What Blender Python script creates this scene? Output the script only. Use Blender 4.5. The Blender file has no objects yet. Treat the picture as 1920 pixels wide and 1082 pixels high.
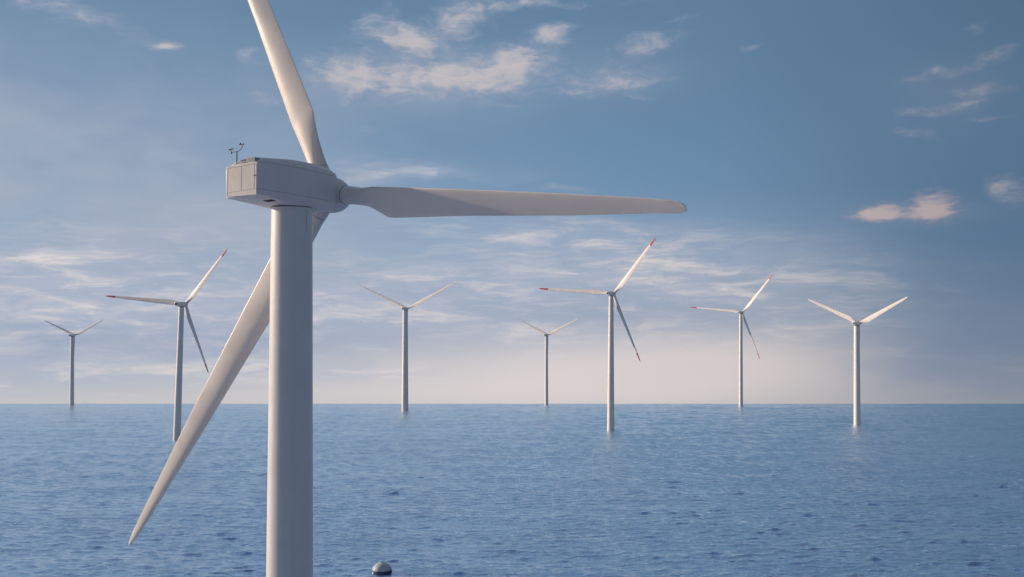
import bpy, bmesh, math, random
import numpy as np
from mathutils import Vector, Matrix
R_ = math.radians
C = bpy.context.scene.collection
scene = bpy.context.scene

# ------------------------------------------------------------------ camera
HC = 60.0                    # camera height above the water (drone view)
RE = 20000.0                 # curvature radius of the sea surface
F = 2000.0 / 1920.0          # focal length / frame width
cam = bpy.data.cameras.new('camera')
cam.sensor_width = 36.0
cam.lens = F * 36.0
cam.clip_start = 0.5
cam.clip_end = 60000
co = bpy.data.objects.new('camera', cam)
C.objects.link(co)
co.location = (0, 0, HC)
co.rotation_euler = (R_(90 + 1.747), 0, 0)
scene.camera = co

# ------------------------------------------------------------------ sun and exposure
SUN_AZ, SUN_EL = R_(-72), R_(15)
sdir = Vector((math.sin(SUN_AZ) * math.cos(SUN_EL), math.cos(SUN_AZ) * math.cos(SUN_EL), math.sin(SUN_EL)))
sl = bpy.data.lights.new('sun', 'SUN')
sl.energy = 4.3
sl.angle = R_(0.6)
sl.color = (1.0, 0.78, 0.57)
so = bpy.data.objects.new('sun', sl)
C.objects.link(so)
so.rotation_euler = (-sdir).to_track_quat('-Z', 'Y').to_euler()
so.location = (-200, 100, 200)
scene.view_settings.view_transform = 'Standard'
scene.view_settings.look = 'None'
scene.view_settings.exposure = 0.0
scene.view_settings.gamma = 1.0

def lin(r, g, b):
    f = lambda c: (c / 255 / 12.92) if c <= 10 else ((c / 255 + .055) / 1.055) ** 2.4
    return (f(r), f(g), f(b), 1.0)

# ------------------------------------------------------------------ node helper
class G:
    def __init__(s, nt): s.nt = nt; s.n = nt.nodes; s.l = nt.links
    def put(s, sock, v):
        if v is None: return
        if isinstance(v, bpy.types.NodeSocket): s.l.new(v, sock)
        else: sock.default_value = v
    def m(s, op, a, b=None, c=None, clamp=False):
        n = s.n.new('ShaderNodeMath'); n.operation = op; n.use_clamp = clamp
        for i, v in enumerate((a, b, c)):
            if v is not None: s.put(n.inputs[i], v)
        return n.outputs[0]
    def v(s, op, a, b=None):
        n = s.n.new('ShaderNodeVectorMath'); n.operation = op
        s.put(n.inputs[0], a)
        if b is not None: s.put(n.inputs[1], b)
        return n.outputs['Value'] if op in ('DOT_PRODUCT', 'LENGTH') else n.outputs[0]
    def mix(s, f, a, b, mode='MIX'):
        n = s.n.new('ShaderNodeMix'); n.data_type = 'RGBA'; n.blend_type = mode
        s.put(n.inputs[0], f); s.put(n.inputs[6], a); s.put(n.inputs[7], b)
        return n.outputs[2]
    def ramp(s, x, stops, interp='LINEAR'):
        n = s.n.new('ShaderNodeValToRGB'); cr = n.color_ramp; cr.interpolation = interp
        while len(cr.elements) < len(stops): cr.elements.new(0.5)
        for e, (p, c) in zip(cr.elements, stops): e.position = p; e.color = c
        s.put(n.inputs[0], x)
        return n.outputs[0]
    def noise(s, vec, scale, detail=5, rough=.55, dist=0.0):
        n = s.n.new('ShaderNodeTexNoise'); n.noise_dimensions = '3D'
        s.put(n.inputs['Vector'], vec)
        n.inputs['Scale'].default_value = scale; n.inputs['Detail'].default_value = detail
        n.inputs['Roughness'].default_value = rough; n.inputs['Distortion'].default_value = dist
        return n.outputs[0]
    def smooth(s, x, a, b, lo=0.0, hi=1.0):
        n = s.n.new('ShaderNodeMapRange'); n.interpolation_type = 'SMOOTHSTEP'
        s.put(n.inputs[0], x)
        for i, v in enumerate((a, b, lo, hi)): n.inputs[i + 1].default_value = v
        return n.outputs[0]

# ------------------------------------------------------------------ sky
w = bpy.data.worlds.new('World'); scene.world = w; w.use_nodes = True
w.node_tree.nodes.clear()
g = G(w.node_tree)
out = g.n.new('ShaderNodeOutputWorld'); bg = g.n.new('ShaderNodeBackground')
g.l.new(bg.outputs[0], out.inputs[0])
w.cycles.sampling_method = 'MANUAL'; w.cycles.sample_map_resolution = 512
tc = g.n.new('ShaderNodeTexCoord')
sep = g.n.new('ShaderNodeSeparateXYZ'); g.l.new(tc.outputs['Generated'], sep.inputs[0])
X, Y, Z = sep.outputs
AZ = g.m('ARCTAN2', X, Y)
EL = g.m('ARCSINE', Z)
# the sky of the light: Nishita, looked up a little higher because the sea's edge dips below eye level
sky = g.n.new('ShaderNodeTexSky'); sky.sky_type = 'NISHITA'; sky.sun_disc = False
sky.sun_elevation = SUN_EL; sky.sun_rotation = SUN_AZ
sky.air_density = 1.0; sky.dust_density = 1.5; sky.ozone_density = 1.5
lift = g.n.new('ShaderNodeCombineXYZ')
g.l.new(X, lift.inputs[0]); g.l.new(Y, lift.inputs[1])
g.put(lift.inputs[2], g.m('MAXIMUM', g.m('ADD', Z, 0.085), 0.02))
g.l.new(g.v('NORMALIZE', lift.outputs[0]), sky.inputs[0])
nish = g.v('MULTIPLY', sky.outputs[0], (0.075, 0.075, 0.075))
# clear-air colour by elevation; bright band above view added to brighten the sea
er = g.smooth(EL, -0.1, 1.5); 
et = g.m('DIVIDE', g.m('ADD', EL, 0.1), 0.8, clamp=True)
def P(el): return (el + 0.1) / 0.8
air = g.ramp(et, [(P(-.079), lin(206, 206, 210)), (P(-.04), lin(190, 197, 209)), (P(.0), lin(170, 185, 205)),
                  (P(.06), lin(143, 170, 201)), (P(.12), lin(118, 154, 190)), (P(.2), lin(108, 144, 179)),
                  (P(.3), lin(103, 136, 168)), (P(.35), lin(146, 176, 212)), (P(.45), lin(200, 222, 248)), (P(.69), lin(134, 154, 186))])
caz = g.m('COSINE', g.m('SUBTRACT', AZ, SUN_AZ))
def gr(v): return (v, v, v, 1)
azf = g.ramp(g.m('DIVIDE', g.m('ADD', AZ, math.pi), 2 * math.pi), [(0, gr(.40)), (.25, gr(.66)), (.38, gr(.96)), (.42, gr(1)), (.50, gr(.97)), (.53, gr(.90)), (.56, gr(.72)), (.59, gr(.60)), (.68, gr(.40)), (1, gr(.40))])
base = g.mix(0.80, nish, air)

def pe(px, py):                       # direction (azimuth, elevation) seen at a place of the sky
    a = math.atan((px - 960) / 2000)
    return a, math.atan((602 - py) / 2000 * math.cos(a))

cv = g.n.new('ShaderNodeCombineXYZ'); g.l.new(AZ, cv.inputs[0]); g.l.new(EL, cv.inputs[1])
AE = cv.outputs[0]
# ragged edges: warp the direction by noise
wn = g.n.new('ShaderNodeTexNoise'); wn.inputs['Scale'].default_value = 22; wn.inputs['Detail'].default_value = 5
g.l.new(g.v('MULTIPLY', AE, (1, 2.0, 1)), wn.inputs['Vector'])
warp = g.v('MULTIPLY', g.v('SUBTRACT', wn.outputs['Color'], (.5, .5, .5)), (.045, .022, 0))
AW = g.v('ADD', AE, warp)

def masks(items, vec):
    tot = None
    for (px, py, sx, sy, amp, rot) in items:
        a, e = pe(px, py)
        d = g.v('SUBTRACT', vec, (a, e, 0))
        if rot:
            n = g.n.new('ShaderNodeVectorRotate'); n.rotation_type = 'Z_AXIS'
            g.put(n.inputs['Vector'], d); n.inputs['Angle'].default_value = -R_(rot); d = n.outputs[0]
        d = g.v('MULTIPLY', d, (2000 / sx, 2000 / sy, 0))
        q = g.v('DOT_PRODUCT', d, d)
        ex = g.m('EXPONENT', g.m('MULTIPLY', q, -1.0))
        tot = g.m('MULTIPLY', ex, amp) if tot is None else g.m('MULTIPLY_ADD', ex, amp, tot)
    return tot

cum = [ # px, py, size x, size y, strength, rotation
    (720, 155, 150, 38, .72, 0), (880, 140, 140, 40, .75, 0), (965, 112, 75, 32, .85, 8), (640, 130, 70, 38, .66, 10), (765, 68, 66, 26, .85, -12),
    (690, 32, 45, 18, .60, 25), (868, 28, 85, 34, .72, 20), (1034, 58, 46, 20, .95, 0), (1010, 5, 60, 8, .5, 0),
    (1150, 152, 105, 22, .85, 6), (1215, 82, 75, 20, .70, 12), (1280, 30, 45, 10, .4, 8), (1200, 182, 40, 6, .5, 0),
    (305, 84, 28, 9, 1.0, 0), (120, 15, 130, 28, .55, -14), (468, 92, 26, 9, .6, 0), (475, 106, 26, 8, .6, 0),
    (505, 186, 48, 12, .62, -6), (690, 238, 20, 8, .55, 0), (275, 128, 12, 10, .5, 25), (940, 196, 34, 6, .6, -6),
    (1408, 82, 26, 10, .5, 0), (1760, 132, 70, 12, .62, 4), (1845, 164, 48, 9, .75, 0), (1825, 186, 50, 7, .6, 0),
    (1750, 206, 75, 9, .62, 0), (1885, 92, 50, 12, .55, 6), (1870, 218, 36, 9, .5, 0), (1720, 248, 50, 12, .38, -10),
    (1900, 350, 44, 26, .72, 0), (1840, 45, 40, 12, .4, 20),
    (1065, 358, 50, 8, .6, 0), (1000, 418, 130, 12, .50, -4), (1080, 2, 300, 10, .2, 0)]
Mc = masks(cum, AW)
n1 = g.noise(g.v('MULTIPLY', AW, (1, 1.6, 1)), 27, 8, .60, .0)
n1b = g.noise(g.v('MULTIPLY', AW, (1, 2.6, 1)), 75, 6, .6)
val = g.m('ADD', Mc, g.m('MULTIPLY', g.m('SUBTRACT', n1, .5), 1.7))
val = g.m('ADD', val, g.m('MULTIPLY', g.m('SUBTRACT', n1b, .5), 1.05))
Ac = g.m('MULTIPLY', g.smooth(val, .02, 1.05), g.smooth(Mc, .06, .35))
# streaky layers
strat = [
    (770, 318, 150, 14, .55, -3), (700, 335, 120, 10, .45, 8), (250, 470, 330, 60, .45, 0), (110, 508, 200, 22, 1.1, -5), (330, 590, 160, 20, .8, -24), (200, 560, 240, 40, .6, 0),
    (60, 620, 230, 30, .7, 0), (330, 600, 200, 40, .6, -8), (150, 700, 420, 40, .7, 0), (1060, 440, 230, 28, .60, -4),
    (1200, 470, 300, 42, .7, -5), (1050, 530, 330, 45, .75, 0), (1330, 540, 220, 40, .6, -4), (900, 590, 350, 50, .7, 0),
    (760, 540, 130, 22, .7, 0), (680, 700, 190, 13, .75, -3), (1100, 640, 330, 40, .75, 0), (640, 610, 90, 40, .55, 0),
    (1480, 500, 160, 26, .4, -4), (1800, 690, 160, 40, .4, 0), (1550, 610, 160, 60, .35, 0)]
AWs = g.v('ADD', AE, g.v('MULTIPLY', warp, (1.2, .45, 0)))
Ms = masks(strat, AWs)
n2 = g.noise(g.v('MULTIPLY', AWs, (1, 5.5, 1)), 11, 9, .62, .4)
n2b = g.noise(g.v('MULTIPLY', AWs, (1, 8.0, 1)), 34, 5, .6)
sv = g.m('ADD', g.m('MULTIPLY', g.m('SUBTRACT', n2, .5), 3.0), g.m('MULTIPLY', g.m('SUBTRACT', n2b, .5), .9))
As = g.m('MULTIPLY', g.m('MINIMUM', g.m('MULTIPLY', Ms, 1.2), 1.0), g.smooth(sv, -.7, .7, .30, 1.0))
# soft veils: pale left sky, pinkish glow low in the middle, dull bank low on the right
veil = masks([(800, 150, 250, 60, .40, 0), (520, 420, 200, 60, .25, 0), (1160, 130, 130, 55, .18, 0), (1780, 170, 120, 60, .14, 0), (1720, 400, 130, 20, .2, 0), (60, 310, 520, 190, .80, 0), (420, 500, 420, 120, .38, 0), (0, 640, 500, 120, .3, 0)], AE)
veil = g.m('MULTIPLY', veil, g.smooth(g.noise(g.v('MULTIPLY', AWs, (1, 2.2, 1)), 9, 5, .5), .25, .75, .55, 1.25))
glow = masks([(1130, 705, 430, 75, .92, 0), (1420, 680, 240, 60, .45, 0), (600, 740, 500, 26, .3, 0)], AE)
dull = masks([(1860, 640, 170, 62, .75, 6), (1700, 700, 90, 40, .25, 0), (1900, 730, 140, 30, .2, 0), (1150, 590, 360, 34, .30, -3), (560, 640, 420, 34, .26, 0), (120, 640, 240, 26, .25, 0)], AWs)
blue = masks([(1880, 400, 330, 300, .9, 0), (1500, 0, 300, 120, .35, 0)], AE)
c = g.mix(g.m('MINIMUM', blue, 1.0), base, lin(103, 136, 170))
c = g.mix(g.m('MINIMUM', veil, .9), c, lin(166, 176, 193))
bank = masks([(90, 600, 330, 85, .75, -4), (420, 640, 220, 60, .45, -8), (1130, 520, 430, 72, .62, 0), (820, 570, 200, 60, .4, 0), (1400, 560, 200, 50, .3, -5)], AWs)
bank = g.m('MULTIPLY', bank, g.smooth(g.noise(g.v('MULTIPLY', AWs, (1, 3.2, 1)), 8, 6, .55), .28, .62, .35, 1.1))
c = g.mix(g.m('MINIMUM', bank, .9), c, g.mix(g.smooth(g.noise(g.v('MULTIPLY', AWs, (1, 4, 1)), 13, 6, .6), .35, .65), lin(160, 173, 197), lin(190, 194, 206)))
c = g.mix(As, c, g.mix(g.smooth(sv, -.3, .8), lin(168, 179, 200), lin(226, 218, 215)))
c = g.mix(g.m('MINIMUM', glow, .95), c, lin(223, 214, 213))
c = g.mix(dull, c, lin(134, 153, 184))
cc = g.mix(g.smooth(val, .45, 1.35), lin(152, 164, 186), lin(206, 197, 196))
c = g.mix(g.m('MULTIPLY', Ac, .80), c, cc)
AP = g.v('ADD', AE, g.v('MULTIPLY', warp, (.35, .5, 0)))
Mp = masks([(1645, 397, 42, 17, 1.2, 8), (1752, 386, 40, 33, 1.2, 0), (1700, 404, 110, 10, .45, 0)], AP)
vp = g.m('ADD', Mp, g.m('MULTIPLY', g.m('SUBTRACT', n1b, .5), 1.3))
c = g.mix(g.m('MULTIPLY', g.smooth(vp, .15, 1.15), .85), c, g.mix(g.smooth(vp, .4, 1.3), lin(158, 160, 180), lin(212, 194, 193)))
azv = g.n.new('ShaderNodeCombineXYZ')
for i in range(3): g.l.new(azf, azv.inputs[i])
c = g.v('MULTIPLY', c, azv.outputs[0])
g.l.new(c, bg.inputs['Color']); bg.inputs['Strength'].default_value = 1.0

# ------------------------------------------------------------------ materials
def mat(name, col, rough=.45, spec=.5, var=.06, scale=.6, bump=0.0, stretch=(1, 1, 1), metal=0.0, coat=0.0, dirt=None):
    m = bpy.data.materials.new(name); m.use_nodes = True
    gg = G(m.node_tree); b = m.node_tree.nodes['Principled BSDF']
    t = gg.n.new('ShaderNodeTexCoord')
    v = gg.v('MULTIPLY', t.outputs['Object'], stretch)
    n = gg.noise(v, scale, 6, .6)
    lo = tuple(c_ * (1 - var) for c_ in col[:3]) + (1,); hi = tuple(min(1, c_ * (1 + var)) for c_ in col[:3]) + (1,)
    colr = gg.mix(gg.smooth(n, .3, .7), lo, hi)
    if dirt:
        st = gg.noise(gg.v('MULTIPLY', t.outputs['Object'], (2.2, 2.2, .07)), 1.6, 5, .65)
        colr = gg.mix(gg.smooth(st, .56, .80, 0, dirt), colr, (.33, .29, .25, 1))
    gg.l.new(colr, b.inputs['Base Color'])
    gg.l.new(gg.smooth(n, .3, .7, rough - .05, rough + .07), b.inputs['Roughness'])
    b.inputs['Specular IOR Level'].default_value = spec
    b.inputs['Metallic'].default_value = metal
    b.inputs['Coat Weight'].default_value = coat
    if bump:
        bp = gg.n.new('ShaderNodeBump'); bp.inputs['Strength'].default_value = bump
        bp.inputs['Distance'].default_value = .02
        gg.l.new(gg.noise(v, scale * 14, 4, .6), bp.inputs['Height']); gg.l.new(bp.outputs[0], b.inputs['Normal'])
    return m
M_tower = mat('tower_paint', (.70, .675, .685), .38, .5, .03, .35, dirt=.16)
M_white = mat('white_paint', (.78, .71, .675), .40, .5, .035, .5, dirt=.18)
M_blade = mat('blade_gelcoat', (.78, .71, .665), .36, .5, .03, .25)
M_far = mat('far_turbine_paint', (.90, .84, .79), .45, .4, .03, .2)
M_red = mat('red_tip_paint', (.58, .018, .022), .4, .5, .06, .5)
M_seam = mat('panel_joint', (.12, .12, .13), .7, .3, .1, 2)
M_dark = mat('dark_metal', (.035, .037, .042), .45, .5, .1, 3)
M_grey = mat('hatch_grey', (.30, .30, .32), .5, .5, .08, 2)
M_hole = mat('vent_dark', (.015, .015, .017), .7, .3, .1, 2)
M_flange = mat('flange_grey', (.28, .27, .27), .5, .5, .1, 1.5)
M_buoy = mat('buoy_grey', (.50, .54, .58), .55, .4, .12, 1.2, bump=.3)
M_navy = mat('buoy_navy', (.05, .075, .16), .5, .4, .15, 1.2, bump=.3)
M_lens = mat('buoy_reflector', (.85, .87, .88), .3, .5, .02, 1)

# ------------------------------------------------------------------ object helpers
def tag(o, label, cat, group=None):
    o['label'] = label; o['category'] = cat
    if group: o['group'] = group
    return o
def empty(name, loc, rot=(0, 0, 0)):
    o = bpy.data.objects.new(name, None); C.objects.link(o)
    o.location = loc; o.rotation_euler = rot; o.empty_display_size = 1
    return o
def obj(name, verts, faces, material, parent=None, smooth=True, bevel=0.0, segs=2, loc=None):
    me = bpy.data.meshes.new(name)
    me.from_pydata([tuple(v) for v in verts], [], faces); me.validate(); me.update()
    bm = bmesh.new(); bm.from_mesh(me)
    bmesh.ops.remove_doubles(bm, verts=bm.verts, dist=1e-5)
    bmesh.ops.recalc_face_normals(bm, faces=bm.faces)
    if bevel:
        ed = [e for e in bm.edges if len(e.link_faces) == 2 and e.calc_face_angle(0) > .35]
        bmesh.ops.bevel(bm, geom=ed, offset=bevel, segments=segs, affect='EDGES', profile=.5)
    if smooth:
        for f in bm.faces: f.smooth = True
        for e in bm.edges:
            if len(e.link_faces) == 2 and e.calc_face_angle(0) > R_(38): e.smooth = False
    bm.to_mesh(me); bm.free()
    o = bpy.data.objects.new(name, me); C.objects.link(o)
    me.materials.append(material)
    if parent: o.parent = parent
    if loc: o.location = loc
    return o
def loft(rings, cap0=True, cap1=True):
    V = []; Fc = []; n = len(rings[0])
    for r in rings: V += [tuple(p) for p in r]
    for i in range(len(rings) - 1):
        for j in range(n):
            k = (j + 1) % n
            Fc.append((i * n + j, i * n + k, (i + 1) * n + k, (i + 1) * n + j))
    if cap0: Fc.append(tuple(reversed(range(n))))
    if cap1: Fc.append(tuple((len(rings) - 1) * n + j for j in range(n)))
    return V, Fc
def join(*ms):
    V = []; Fc = []
    for v, f in ms:
        o = len(V); V += list(v); Fc += [tuple(i + o for i in q) for q in f]
    return V, Fc
def frame_of(d):
    d = Vector(d).normalized()
    a = Vector((0, 0, 1)) if abs(d.z) < .9 else Vector((1, 0, 0))
    x = d.cross(a).normalized(); return x, d.cross(x), d
def tube(p0, p1, r0, r1=None, n=24):
    r1 = r0 if r1 is None else r1
    p0 = Vector(p0); p1 = Vector(p1); x, y, d = frame_of(p1 - p0)
    return loft([[p + (x * math.cos(t) + y * math.sin(t)) * r for t in [2 * math.pi * k / n for k in range(n)]]
                 for p, r in ((p0, r0), (p1, r1))])
def path(pts, r, n=10):
    pts = [Vector(p) for p in pts]; rr = []
    for i, p in enumerate(pts):
        d = (pts[min(i + 1, len(pts) - 1)] - pts[max(i - 1, 0)]).normalized()
        a = Vector((.3, .9, .1)).normalized(); x = d.cross(a).normalized(); y = d.cross(x)
        q = r[i] if isinstance(r, (list, tuple)) else r
        rr.append([p + (x * math.cos(t) + y * math.sin(t)) * q for t in [2 * math.pi * k / n for k in range(n)]])
    return loft(rr)
def box(c, s, ax=None):
    c = Vector(c); ax = ax or (Vector((1, 0, 0)), Vector((0, 1, 0)), Vector((0, 0, 1)))
    V = [c + ax[0] * (a * s[0] / 2) + ax[1] * (b * s[1] / 2) + ax[2] * (d * s[2] / 2) for a in (-1, 1) for b in (-1, 1) for d in (-1, 1)]
    return V, [(0, 1, 3, 2), (4, 6, 7, 5), (0, 4, 5, 1), (2, 3, 7, 6), (0, 2, 6, 4), (1, 5, 7, 3)]
def sphere(c, r, sx=1, sy=1, sz=1, nu=40, nv=20, v0=0, v1=1, axes=None):
    c = Vector(c); rings = []
    ax = axes or (Vector((1, 0, 0)), Vector((0, 1, 0)), Vector((0, 0, 1)))
    for i in range(nv + 1):
        t = math.pi * (v0 + (v1 - v0) * i / nv); rr = max(1e-4, math.sin(t))
        rings.append([c + ax[0] * (r * sx * rr * math.cos(a)) + ax[1] * (r * sy * rr * math.sin(a)) + ax[2] * (r * sz * math.cos(t))
                      for a in [2 * math.pi * k / nu for k in range(nu)]])
    return loft(rings)

# ------------------------------------------------------------------ sea
def sea_z(x, y): return -(y * y) / (2 * RE)
rng = np.random.default_rng(5)
radii = np.concatenate([np.geomspace(6, 190, 30)[:-1], np.geomspace(190, 1900, 1150), np.geomspace(1930, 6000, 20)])
def spaced(a, b, n): return np.linspace(a, b, n, endpoint=False)
az = np.radians(np.concatenate([spaced(-180, -60, 30), spaced(-60, -31, 70), spaced(-31, 31, 1300), spaced(31, 60, 70), spaced(60, 180, 30)]))
RR, AA = np.meshgrid(radii, az, indexing='ij')
XX = RR * np.sin(AA); YY = RR * np.cos(AA)
ZZ = -(YY ** 2) / (2 * RE); DX = np.zeros_like(XX); DY = np.zeros_like(XX)
dr = np.gradient(radii)[:, None] * np.ones_like(AA)
waves = []
for k in range(116):
    lam = float(np.exp(rng.uniform(np.log(1.5), np.log(7.5)))) if k < 96 else float(rng.uniform(13, 50))
    th = R_(rng.normal(5, 22))
    waves.append((lam, th, rng.uniform(0, 6.283)))
xf = XX.astype(np.float32); yf = YY.astype(np.float32)
for lam, th, ph in waves:
    k = 2 * math.pi / lam
    amp = (0.0055 if lam < 11.5 else .0017) * lam
    att = np.clip((lam / (2.6 * dr)) - .6, 0, 1)
    arg = k * (xf * math.sin(th) + yf * math.cos(th)) + ph
    s_ = np.sin(arg); c_ = np.cos(arg)
    ZZ += att * amp * s_
    DX += att * amp * .8 * math.sin(th) * c_; DY += att * amp * .8 * math.cos(th) * c_
nr, na = RR.shape
V = np.stack([XX + DX, YY + DY, ZZ], -1).reshape(-1, 3).astype(np.float32)
V = np.concatenate([V, np.array([[0, 0, 0]], np.float32)])
i, j = np.meshgrid(np.arange(nr - 1), np.arange(na), indexing='ij'); jn = (j + 1) % na
quads = np.stack([i * na + j, i * na + jn, (i + 1) * na + jn, (i + 1) * na + j], -1).reshape(-1, 4)[:, ::-1]
ctr = len(V) - 1
jj = np.arange(na); tris = np.stack([np.full(na, ctr), (jj + 1) % na, jj], -1)
me = bpy.data.meshes.new('sea')
me.vertices.add(len(V)); me.vertices.foreach_set('co', V.ravel())
loops = np.concatenate([quads.ravel(), tris.ravel()]).astype(np.int32)
me.loops.add(len(loops)); me.loops.foreach_set('vertex_index', loops)
starts = np.concatenate([np.arange(len(quads)) * 4, len(quads) * 4 + np.arange(len(tris)) * 3]).astype(np.int32)
me.polygons.add(len(starts)); me.polygons.foreach_set('loop_start', starts)
me.update(calc_edges=True); me.validate()
me.polygons.foreach_set('use_smooth', np.ones(len(me.polygons), bool))
me.update()
sea = bpy.data.objects.new('sea', me); C.objects.link(sea); sea['kind'] = 'structure'
m = bpy.data.materials.new('sea_water'); m.use_nodes = True; me.materials.append(m)
g = G(m.node_tree); b = m.node_tree.nodes['Principled BSDF']
t = g.n.new('ShaderNodeTexCoord'); O = t.outputs['Object']
big = g.noise(g.v('MULTIPLY', O, (.45, 1, 0)), .012, 4, .55)
med = g.noise(g.v('MULTIPLY', O, (.5, 1, 0)), .06, 4, .6)
colr = g.mix(g.smooth(big, .35, .65), (.045, .165, .46, 1), (.07, .205, .53, 1))
g.l.new(colr, b.inputs['Base Color'])
b.inputs['Roughness'].default_value = .10
b.inputs['IOR'].default_value = 1.33
rip = g.noise(g.v('MULTIPLY', O, (.36, 1, 0)), 1.0, 7, .64, .4)
rip2 = g.noise(g.v('MULTIPLY', O, (.55, 1, 0)), 2.1, 4, .6, .3)
hgt = g.m('ADD', g.m('MULTIPLY', rip, .85), g.m('MULTIPLY', rip2, .30))
hgt = g.m('MULTIPLY', hgt, g.smooth(g.m('ADD', g.m('MULTIPLY', big, .5), g.m('MULTIPLY', med, .5)), .35, .65, .7, 1.3))
bp = g.n.new('ShaderNodeBump'); bp.inputs['Strength'].default_value = 1.0; bp.inputs['Distance'].default_value = .5
g.l.new(hgt, bp.inputs['Height']); g.l.new(bp.outputs[0], b.inputs['Normal'])
gl = g.n.new('ShaderNodeBsdfGlossy'); gl.inputs['Color'].default_value = (.90, .975, 1, 1); gl.inputs['Roughness'].default_value = .06
g.l.new(bp.outputs[0], gl.inputs['Normal'])
lw = g.n.new('ShaderNodeLayerWeight'); g.l.new(bp.outputs[0], lw.inputs['Normal'])
mx = g.n.new('ShaderNodeMixShader')
g.l.new(g.smooth(lw.outputs['Facing'], .30, .92, .12, 1.0), mx.inputs[0])
g.l.new(b.outputs[0], mx.inputs[1]); g.l.new(gl.outputs[0], mx.inputs[2])
g.l.new(mx.outputs[0], m.node_tree.nodes['Material Output'].inputs['Surface'])

# ------------------------------------------------------------------ blade builder
def interp(tab, r):
    for a, b_ in zip(tab, tab[1:]):
        if r <= b_[0]:
            f = (r - a[0]) / (b_[0] - a[0]); return [x + (y - x) * f for x, y in zip(a[1:], b_[1:])]
    return list(tab[-1][1:])
def section(ctr, ce, nn, le, te, th, rd, n=36, fs=1.0):
    """closed outline; ce points to the trailing edge, nn to the suction side; rd blends towards a circle"""
    pts = []
    c_ = le + te; mid = (te - le) / 2
    for k in range(n):
        a = 2 * math.pi * k / n
        u = math.cos(a)                      # 1 = trailing edge, -1 = leading edge
        x = (u + 1) / 2                      # 0 at the leading edge
        yt = 5 * (.2969 * math.sqrt(max(x, 0)) - .1260 * x - .3516 * x * x + .2843 * x ** 3 - .1015 * x ** 4) * th * 1.0
        ya = yt * fs if math.sin(a) >= 0 else -yt * .72
        if abs(math.sin(a)) < 1e-6: ya = 0
        yc = math.sin(a) * th / 2
        y = ya * (1 - rd) + yc * rd
        pts.append(ctr + ce * (mid + u * c_ / 2) + nn * y)
    return pts
def blade_rings(origin, d, axis, tab, L, r0, steps=46, fs=1.0, sweep=0.0):
    """d: span direction; axis: rotor axis pointing to the viewer's side; tab rows: r, le, te, thickness, roundness, pitch"""
    d = Vector(d).normalized(); cw = d.cross(axis).normalized()       # trailing side
    n0 = cw.cross(d).normalized()
    if n0.dot(axis) < 0: n0 = -n0
    rs = [r0 + (L - r0) * (i / steps) for i in range(steps + 1)]
    rs += [row[0] for row in tab if r0 < row[0] < L]
    rs += [L - q for q in (.12, .3, .55)]
    rs = sorted(set(round(x, 4) for x in rs)); rings = []
    for r in rs:
        le, te, th, rd, pt = interp(tab, r)
        ce = cw * math.cos(pt) + n0 * math.sin(pt); nn = n0 * math.cos(pt) - cw * math.sin(pt)
        bend = n0 * (sweep * (r / L) ** 2)
        rings.append(section(origin + d * r + bend, ce, nn, le, te, th, rd, 36, fs))
    return rings, rs

# ------------------------------------------------------------------ the near turbine
PSI = R_(30.5); TILT = R_(-1.7)
hubD = 95.0
HUB = Vector(((616 - 960) / 2000 * hubD, hubD, HC + (602 - 364) / 2000 * hubD))     # (-16.3, 95, 71.3)
nF = Vector((math.sin(PSI) * math.cos(TILT), math.cos(PSI) * math.cos(TILT), math.sin(TILT)))
hR = Vector((math.cos(PSI), -math.sin(PSI), 0)); vU = hR.cross(nF)
if vU.z < 0: vU = -vU
nFh = Vector((math.sin(PSI), math.cos(PSI), 0)); UP = Vector((0, 0, 1))
Q_T = 4.83                                                            # tower axis behind the hub
TX, TY = HUB.x - nFh.x * Q_T, HUB.y - nFh.y * Q_T
BASE = Vector((TX, TY, sea_z(TX, TY)))
T0 = empty('wind_turbine', BASE)
tag(T0, 'huge close-up wind turbine whose thick tower runs out of the bottom of the picture', 'wind turbine')
def loc(v): return Vector(v) - BASE
def L3(q, w_, z): return HUB - nFh * q + hR * w_ + UP * (z + .05 * (w_ - 1.7) * q / 10.75) - BASE         # nacelle frame: q behind hub, w to the right, z above hub
TOPZ = 69.66 - BASE.z
def tower_r(z): return 2.20 + (1.735 - 2.20) * (z / TOPZ)
rings = []
for k in range(-2, 61):
    z = TOPZ * k / 60
    rings.append([(tower_r(z) * math.cos(a), tower_r(z) * math.sin(a), z) for a in [2 * math.pi * i_ / 128 for i_ in range(128)]])
obj('tower', *loft(rings), M_tower, T0)
# yaw collar under the nacelle, dark joint and cable seam
def disc(z0, z1, r, n=96): return tube((0, 0, z0), (0, 0, z1), r, r, n)
obj('yaw_ring', *disc(TOPZ - .02, TOPZ + .30, 1.45), M_flange, T0)
obj('top_flange', *disc(TOPZ - .05, TOPZ + .012, 1.752), M_seam, T0)
for zz in (TOPZ - 13.5, TOPZ - 27.0, TOPZ - 46.0):
    r = tower_r(zz) + .006
    obj('weld_seam', *tube((0, 0, zz - .012), (0, 0, zz + .012), r, r, 128), M_tower, T0)
def tow_pt(px_frac, z, o=.012):                                       # a point on the tower's face towards the viewer
    vd = Vector((-TX, -TY, 0)).normalized(); rt = Vector((-vd.y, vd.x, 0))
    if rt.x < 0: rt = -rt
    a = math.asin(px_frac); return (vd * math.cos(a) + rt * math.sin(a)) * (tower_r(z) + o) + UP * z
pts = [tow_pt(.70 + .01 * math.sin(k), TOPZ - .15 - 1.9 * k / 8, .004) for k in range(9)]
obj('cable', *path(pts, .012, 8), M_seam, T0)

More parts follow.
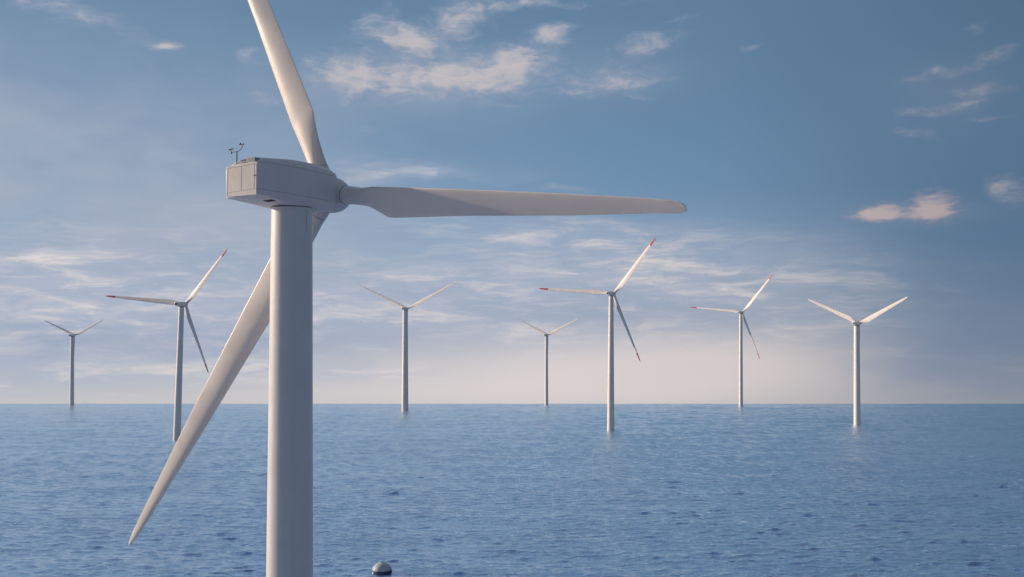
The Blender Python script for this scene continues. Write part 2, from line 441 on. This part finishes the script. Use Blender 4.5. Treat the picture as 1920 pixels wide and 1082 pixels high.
# nacelle shell ----------------------------------------------------
# rows: q, half width bottom, half width side, half width roof, z bottom, z lower seam, z upper seam, z roof
QR = 10.75
rows = [
    (QR,        1.66, 1.66, 1.60, -1.12, -.72, 1.34, 1.42),
    (QR - .02,  1.70, 1.72, 1.64, -1.15, -.72, 1.38, 1.46),
    (QR - .9,   1.72, 1.76, 1.42, -1.22, -.74, 1.48, 1.96),
    (QR - 3.2,  1.72, 1.80, 1.38, -1.42, -.76, 1.52, 2.16),
    (6.0,       1.68, 1.84, 1.34, -1.62, -.80, 1.48, 2.26),
    (3.6,       1.60, 1.86, 1.30, -1.74, -.85, 1.42, 2.26),
    (1.55,      1.45, 1.80, 1.22, -1.76, -.92, 1.34, 2.12),
    (1.05,      1.30, 1.72, 1.12, -1.70, -.95, 1.28, 1.98),
    (.85,       1.20, 1.62, 1.02, -1.60, -.95, 1.20, 1.84)]
rings = []
for q, wb, ws, wr, zb, zl, zu, zr in rows:
    R1 = min(.30, .5 * (q < 6) * .6 + .10)
    cr = .05 + .20 * max(0, min(1, (7 - q) / 5))
    half = [(0, zb), (wb - cr, zb), (wb - cr * .25, zb + cr * .25), (wb + .005, zb + cr), (ws, zl), (ws + .02, (zl + zu) / 2), (ws - .01, zu), (ws - .10, zu + (zr - zu) * .45), (wr, zr - .06), (wr - .35, zr), (0, zr + .03)]
    ring = [L3(q, x, z) for x, z in half] + [L3(q, -x, z) for x, z in reversed(half[1:-1])]
    rings.append(ring)
nac = obj('nacelle', *loft(rings), M_white, T0)
# panel joints on the side that shows, as thin strips 3 mm proud of the shell
def side_at(q, kind):
    rr = sorted(rows, key=lambda a: a[0])
    for a, b_ in zip(rr, rr[1:]):
        if a[0] <= q <= b_[0]:
            f = (q - a[0]) / (b_[0] - a[0]); v_ = [x + (y - x) * f for x, y in zip(a, b_)]
            return (v_[2], v_[5]) if kind == 'low' else (v_[2] - .01, v_[6])
    return 1.7, 0
def strip(pts, r, name, parent, material=M_seam): return obj(name, *path(pts, r, 6), material, parent)
for kind in ('low', 'high'):
    for s in (1, -1):
        pts = []
        for k in range(25):
            q = .95 + (QR - .05 - .95) * k / 24
            w_, z = side_at(q, kind); pts.append(L3(q, s * (w_ - .004), z))
        strip(pts, .011, 'panel_joint', nac)
# rear panel, framed, with two door leaves
def rear(w_, z, o=.0): return L3(QR + .03 + o, w_, z)
ax = (-nFh, hR, UP)
pan = obj('rear_panel', *box(L3(QR + .015, 0, .12), (.07, 3.26, 2.48), ax), M_white, nac, smooth=False)
strip([rear(-1.56, 1.26, .022), rear(-1.56, -1.0, .022)], .008, 'door_joint', pan)
strip([rear(0, 1.26, .022), rear(0, -.72, .022)], .008, 'door_joint', pan)
strip([rear(-1.56, -.72, .022), rear(1.58, -.72, .022)], .008, 'door_joint', pan)
strip([rear(-1.56, 1.26, .022), rear(1.58, 1.26, .022)], .008, 'door_joint', pan)
strip([rear(1.40, 1.26, .022), rear(1.40, -.72, .022)], .009, 'door_joint', pan)
obj('latch', *box(rear(1.46, .36, .05), (.06, .20, .07), ax), M_dark, pan, bevel=.015)
# vent hatch in the belly
def belly(q, w_, o=0):
    rr = sorted(rows, key=lambda a: a[0])
    for a, b_ in zip(rr, rr[1:]):
        if a[0] <= q <= b_[0]:
            f = (q - a[0]) / (b_[0] - a[0]); return L3(q, w_, a[4] + (b_[4] - a[4]) * f - o)
qa, qb = 8.0, 8.6
bv = [belly(qa, .25, .004), belly(qb, .25, .004), belly(qb, 1.15, .004), belly(qa, 1.15, .004)]
bv2 = [p - Vector((0, 0, .03)) for p in bv]
obj('belly_vent', bv + bv2, [(0, 1, 2, 3), (7, 6, 5, 4), (0, 4, 5, 1), (1, 5, 6, 2), (2, 6, 7, 3), (3, 7, 4, 0)], M_hole, nac, smooth=False)
# cooler hood and mast foot on the roof
obj('roof_hatch', *box(L3(QR - .42, .86, 1.66), (.6, .95, .46), ax), M_grey, nac, bevel=.06, segs=2, smooth=False)
obj('roof_rail', *join(*[path([L3(QR - .1 - .02 * k, -.55 + .16 * k, 1.46), L3(QR - .15, -.5 + .15 * k, 1.70 + .05 * (k % 2)), L3(QR - .6, -.45 + .17 * k, 1.92)], .022, 6) for k in range(5)],
    path([L3(QR - .1, -.75, 1.52), L3(QR - .1, .5, 1.54)], .03, 6), path([L3(QR - .2, -.5, 1.74), L3(QR - .2, .3, 1.78)], .022, 6)), M_flange, nac)
mast = obj('weather_mast', *join(path([L3(QR - .25, -.82, 1.420), L3(QR - .25, -.82, 2.640)], .050, 10),
    path([L3(QR - .25, -1.18, 2.590), L3(QR - .25, -.6, 2.620), L3(QR - .25, -.45, 2.680), L3(QR - .25, -.30, 2.800), L3(QR - .25, -.26, 2.940)], .026, 10),
    path([L3(QR - .25, -1.42, 2.560), L3(QR - .25, -1.42, 2.780)], .03, 8), path([L3(QR - .25, -1.42, 2.570), L3(QR - .25, -1.16, 2.595)], .014, 8),
    box(L3(QR - .25, -.82, 1.520), (.30, .42, .05), ax)), M_dark, nac)
obj('wind_vane', *join(path([L3(QR - .25, -1.70, 2.840), L3(QR - .25, -1.22, 2.880)], [.055, .05], 10),
    box(L3(QR - .25, -1.60, 2.850), (.03, .24, .12), ax), tube(L3(QR - .25, -1.42, 2.480), L3(QR - .25, -1.42, 2.620), .06), ), M_dark, mast)
cup = []
for k in range(3):
    a = 2.1 * k + .4
    cc_ = L3(QR - .25 + .17 * math.cos(a), -.34 + .17 * math.sin(a), 3.140)
    cup.append(sphere(cc_, .065, nu=14, nv=8)); cup.append(path([L3(QR - .25, -.34, 3.120), cc_], .014, 6))
obj('cup_anemometer', *join(path([L3(QR - .25, -.26, 2.920), L3(QR - .25, -.27, 3.040), L3(QR - .25, -.34, 3.120)], .04, 8), *cup), M_dark, mast)

# spinner ----------------------------------------------------------
spin = obj('spinner', *sphere(HUB + nF * .25 - BASE, 1.62, 1.0, 1.0, 1.35, 64, 32, axes=(hR, vU, nF)), M_white, T0)
obj('rotor_joint', *tube(HUB - nF * .98 - BASE, HUB - nF * .74 - BASE, 1.50, 1.56, 64), M_seam, spin)

# blades -----------------------------------------------------------
cone = R_(-4.5)
def bdir(a): return (math.cos(cone) * (math.cos(a) * hR + math.sin(a) * vU) + math.sin(cone) * nF).normalized()
D_ = R_
blades = [
  # angle, length, root radius, table (r, le, te, thickness, roundness, pitch)
  (-5.5, 35.15, 2.05, [(0, .80, .80, 1.60, 1, D_(-48)), (2.6, .80, .80, 1.60, 1, D_(-48)), (4.2, .78, 1.22, 1.25, .35, D_(-48)),
     (5.75, 1.03, 2.47, .92, .0, D_(-48)), (6.3, 1.03, 2.47, .88, 0, D_(-48)), (15, 1.06, 1.80, .52, 0, D_(-48)), (25, .92, 1.30, .33, 0, D_(-48)),
     (32.5, .70, .70, .20, 0, D_(-47)), (34.0, .60, .66, .18, 0, D_(-47)), (34.6, .48, .60, .15, 0, D_(-47)), (34.95, .32, .48, .12, 0, D_(-47)), (35.15, .08, .26, .06, 0, D_(-47))]),
  (-5.5 + 120 - .9, 40.5, 2.55, [(0, .80, .80, 1.60, 1, D_(16)), (3.0, .80, .80, 1.60, 1, D_(16)), (5.0, .95, 1.30, 1.30, .4, D_(15)),
     (7.4, 1.22, 1.98, .95, 0, D_(14)), (8.0, 1.22, 1.96, .92, 0, D_(13)), (17.5, .95, 1.55, .60, 0, D_(9)), (28, .8, 1.0, .36, 0, D_(3)),
     (38, .5, .5, .20, 0, D_(2)), (40.2, .2, .2, .10, 0, D_(2)), (40.5, .02, .05, .05, .5, D_(2))]),
  (-5.5 + 240 + 2.9, 38.98, 2.2, [(0, .80, .80, 1.60, 1, D_(16)), (2.8, .80, .80, 1.60, 1, D_(16)), (4.6, .90, 1.25, 1.30, .4, D_(16)),
     (6.6, 1.15, 1.95, 1.0, 0, D_(16)), (7.2, 1.15, 1.93, .95, 0, D_(15)), (13, 1.12, 1.75, .70, 0, D_(11)), (25, .85, 1.25, .42, 0, D_(7)),
     (35, .48, .62, .24, 0, D_(4)), (37.8, .32, .42, .17, 0, D_(3)), (38.7, .15, .22, .10, .2, D_(3)), (38.98, .02, .06, .05, .5, D_(3))])]
for ang, Lb, r0, tab in blades:
    d = bdir(R_(ang))
    rg, rs = blade_rings(HUB, d, -nF, tab, Lb, r0, 60, .35 if ang == -5.5 else 1.0)
    bl = obj('blade', *loft([[p - BASE for p in r] for r in rg]), M_blade, T0)
    # stub of the spinner the blade is bolted to, with its dark joint
    obj('blade_collar', *tube(HUB + d * .7 - BASE, HUB + d * (r0 - .015) - BASE, .90, .835, 64), M_white, spin)
    obj('root_joint', *tube(HUB + d * (r0 - .02) - BASE, HUB + d * (r0 + .012) - BASE, .842, .842, 64), M_seam, bl)

# ------------------------------------------------------------------ distant turbines
def far_turbine(name_label, px, dist, H, r0, r1, Lb, phase, yaw, red, lean=0.0, chord=1.0, pitch=14, group=None, over=3.6, tz=None, lens=(1, 1, 1), das=(0, 0, 0)):
    a = math.atan((px - 960) / 2000)
    x, y = dist * (px - 960) / 2000, dist
    base = Vector((x, y, sea_z(x, y)))
    e = empty('wind_turbine', base, (0, R_(lean), 0))
    tag(e, name_label, 'wind turbine', group)
    n = 40; rings = []
    for k in range(-1, 13):
        z = (H - 1.6) * k / 12; r = r0 + (r1 - r0) * z / H
        rings.append([(r * math.cos(t), r * math.sin(t), z) for t in [2 * math.pi * q / n for q in range(n)]])
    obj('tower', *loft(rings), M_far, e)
    obj('yaw_ring', *tube((0, 0, H - 1.75), (0, 0, H - 1.2), r1 * .98, r1 * .98, 32), M_dark, e)
    yw = R_(yaw); n3 = Vector((math.sin(yw), math.cos(yw), 0)); h3 = Vector((math.cos(yw), -math.sin(yw), 0))
    hub = n3 * over + Vector((0, 0, H))
    def N(q, w_, z): return hub - n3 * q + h3 * w_ + Vector((0, 0, z))
    rg = []
    for q, hw, zb, zt in ((over + 5.2, 1.15, -.6, 1.1), (over + 5.0, 1.35, -.75, 1.3), (over, 1.7, -1.4, 1.6), (1.4, 1.7, -1.5, 1.5), (1.0, 1.45, -1.3, 1.3)):
        hf = [(hw * .75, zb), (hw, zb + .3), (hw, zt - .4), (hw * .7, zt)]
        rg.append([N(q, u, z) for u, z in hf] + [N(q, -u, z) for u, z in reversed(hf)])
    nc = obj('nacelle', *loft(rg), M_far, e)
    obj('rear_vent', *box(N(over + 5.22, 0, .25), (.08, 1.5, 1.0), (-n3, h3, Vector((0, 0, 1)))), M_dark, nc)
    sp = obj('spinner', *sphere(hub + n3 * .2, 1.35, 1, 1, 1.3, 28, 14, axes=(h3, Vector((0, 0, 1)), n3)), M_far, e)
    obj('rotor_joint', *tube(N(1.05, 0, 0), N(.8, 0, 0), 1.2, 1.2, 28), M_dark, sp)
    for k in range(3):
        t = R_(phase + 120 * k + das[k])
        d = (h3 * math.cos(t) + Vector((0, 0, 1)) * math.sin(t))
        d = (d - n3 * .02).normalized()
        Lk = Lb * lens[k]; s_ = Lk / 48
        pt_ = -24 if (red and k == 1) else 27; cf = ((1.35, 1.0, .72) if red else (1.25, 1.1, .8))[k]
        tab = [(0, .95, .95, 1.9, 1, R_(pt_)), (2.2 * s_, .95, .95, 1.9, 1, R_(pt_)), (9 * s_, 1.1 * chord * cf, 2.3 * chord * cf, 1.2, 0, R_(pt_)),
               (24 * s_, .85 * chord * cf, 1.5 * chord * cf, .7, 0, R_(pt_ * .8)), (42 * s_, .55 * chord * cf, .75 * chord * cf, .35, 0, R_(pt_ * .65)),
               (46.5 * s_, .35 * chord * cf, .45 * chord * cf, .2, 0, R_(pt_ * .6)), (48 * s_, .05, .1, .06, .3, R_(pt_ * .6))]
        rg, rs = blade_rings(hub, d, -n3, tab, Lk, 1.2, 30)
        if red:
            cut = next(i_ for i_, r in enumerate(rs) if r > Lk * .86)
            bl = obj('blade', *loft(rg[:cut + 1]), M_far, e)
            obj('blade_tip', *loft(rg[cut:], cap0=False), M_red, bl)
        else:
            bl = obj('blade', *loft(rg), M_far, e)
    return e
GR = 'small turbines with red blade tips'; GY = 'small turbines with plain white blades raised in a V'
def dd(Dpx):                                             # distance whose sea surface lies that far under the sea's edge
    b_ = 1 / math.sqrt(2 * RE); s_ = math.sqrt(Dpx / 2000)
    return ((-s_ + math.sqrt(s_ * s_ + 4 * math.sqrt(HC) * b_)) / (2 * b_)) ** 2
far = [
  # label, base px, distance, hub px y, base px y, tower px base, tower px top, blade px, phase, yaw, red, lean
  ('small red-tipped turbine leaning slightly, left of the huge tower, partly behind its lower blade', 334, dd(67), 571, 824, 14, 9.5, 144, 49, 20, True, 1.45, GR, (.97, 1.28, .97), (0, 6.8, 6.2)),
  ('tallest red-tipped turbine in the open water right of the centre of the picture', 1144.5, dd(49), 551, 806, 13.5, 8.6, 144, 49.4, 33, True, .35, GR, (.94, 1.14, .965), (0, 6.5, 5.2)),
  ('smaller, more distant red-tipped turbine standing near the sea edge on the right', 1388, dd(4), 586, 761, 7.5, 5.6, 98, 48, 40, True, .35, GR, (.97, 1.14, .965), (0, 6.5, 5.2)),
  ('plain white turbine just right of the huge tower, its raised blades making a wide V', 760, dd(11), 580, 769, 12.5, 9.3, 120, 24.6, 26, False, 0, GY, (1, 1, .85), (0, 11.9, 5.4)),
  ('thin plain white turbine at the far left edge of the sea', 137, dd(2), 629, 759, 8, 6.4, 72, 24.4, 16, False, -.3, GY, (1, 1, .8), (0, 12.2, 5.6)),
  ('thin plain white turbine at the sea edge, left of the tallest red-tipped one', 1024.5, dd(1.6), 628, 758.5, 6.5, 5.4, 69, 26, 27, False, 0, GY, (1, 1, .9), (0, 8, 4)),
  ('plain white turbine farthest right, standing in the water with a sturdy tower', 1605, dd(38), 607, 795, 12.5, 10, 110, 27.7, 42, False, .3, GY, (.97, 1.02, .85), (0, 7.6, 2.3))]
for lb, px, dist, hy, by, wb, wt, bp_, ph, yw, red, lean, grp, lens, das in far:
    sc = dist / 2000
    far_turbine(lb, px, dist, (by - hy) * sc, wb * sc / 2, wt * sc / 2, bp_ * sc, ph, yw, red, lean,
                chord=1.0 if red else 1.05, group=grp, over=3.4, lens=lens, das=das)

# ------------------------------------------------------------------ buoy
bd = 264.0
bx, by_ = bd * (718 - 960) / 2000, bd
bz = sea_z(bx, by_)
B = empty('buoy', (bx, by_, bz - .58))
tag(B, 'grey dome-shaped buoy with a navy waterline band, afloat at the bottom edge of the picture', 'buoy')
rB = 2.38; zc = 1.15
def cap(v0, v1, r): return sphere((0, 0, zc), r, nu=64, nv=24, v0=v0, v1=v1)
obj('float', *sphere((0, 0, zc), rB, nu=64, nv=40, sz=.80), M_buoy, B)
band = obj('waterline_band', *loft([[(r * math.cos(a), r * math.sin(a), z) for a in [2 * math.pi * k / 64 for k in range(64)]]
      for r, z in ((rB + .02, zc + .15), (rB + .07, zc + .12), (rB + .09, zc), (rB + .05, zc - .5), (rB, zc - 1.0), (rB - .1, zc - 1.6), (rB - .5, zc - 2.2))], True, True), M_navy, B)
obj('lifting_eye', *join(tube((0, 0, zc + rB * .8 - .04), (0, 0, zc + rB * .8 + .06), .35, .30, 24), path([(.22 * math.cos(t), 0, zc + rB * .8 + .08 + .18 * math.sin(t)) for t in [math.pi * k / 8 for k in range(9)]], .05, 8)), M_flange, B)
vd = Vector((-bx, -by_, 0)).normalized(); lf = Vector((vd.y, -vd.x, 0))
if lf.x > 0: lf = -lf
dirn = (lf * .86 + vd * .5).normalized()
obj('reflector', *tube(dirn * (rB - .05) + Vector((0, 0, zc - .38)), dirn * (rB + .22) + Vector((0, 0, zc - .38)), .27, .25, 24), M_lens, B)

# ------------------------------------------------------------------ render settings
scene.cycles.max_bounces = 6
scene.cycles.use_denoising = True
scene.cycles.sample_clamp_indirect = 4.0
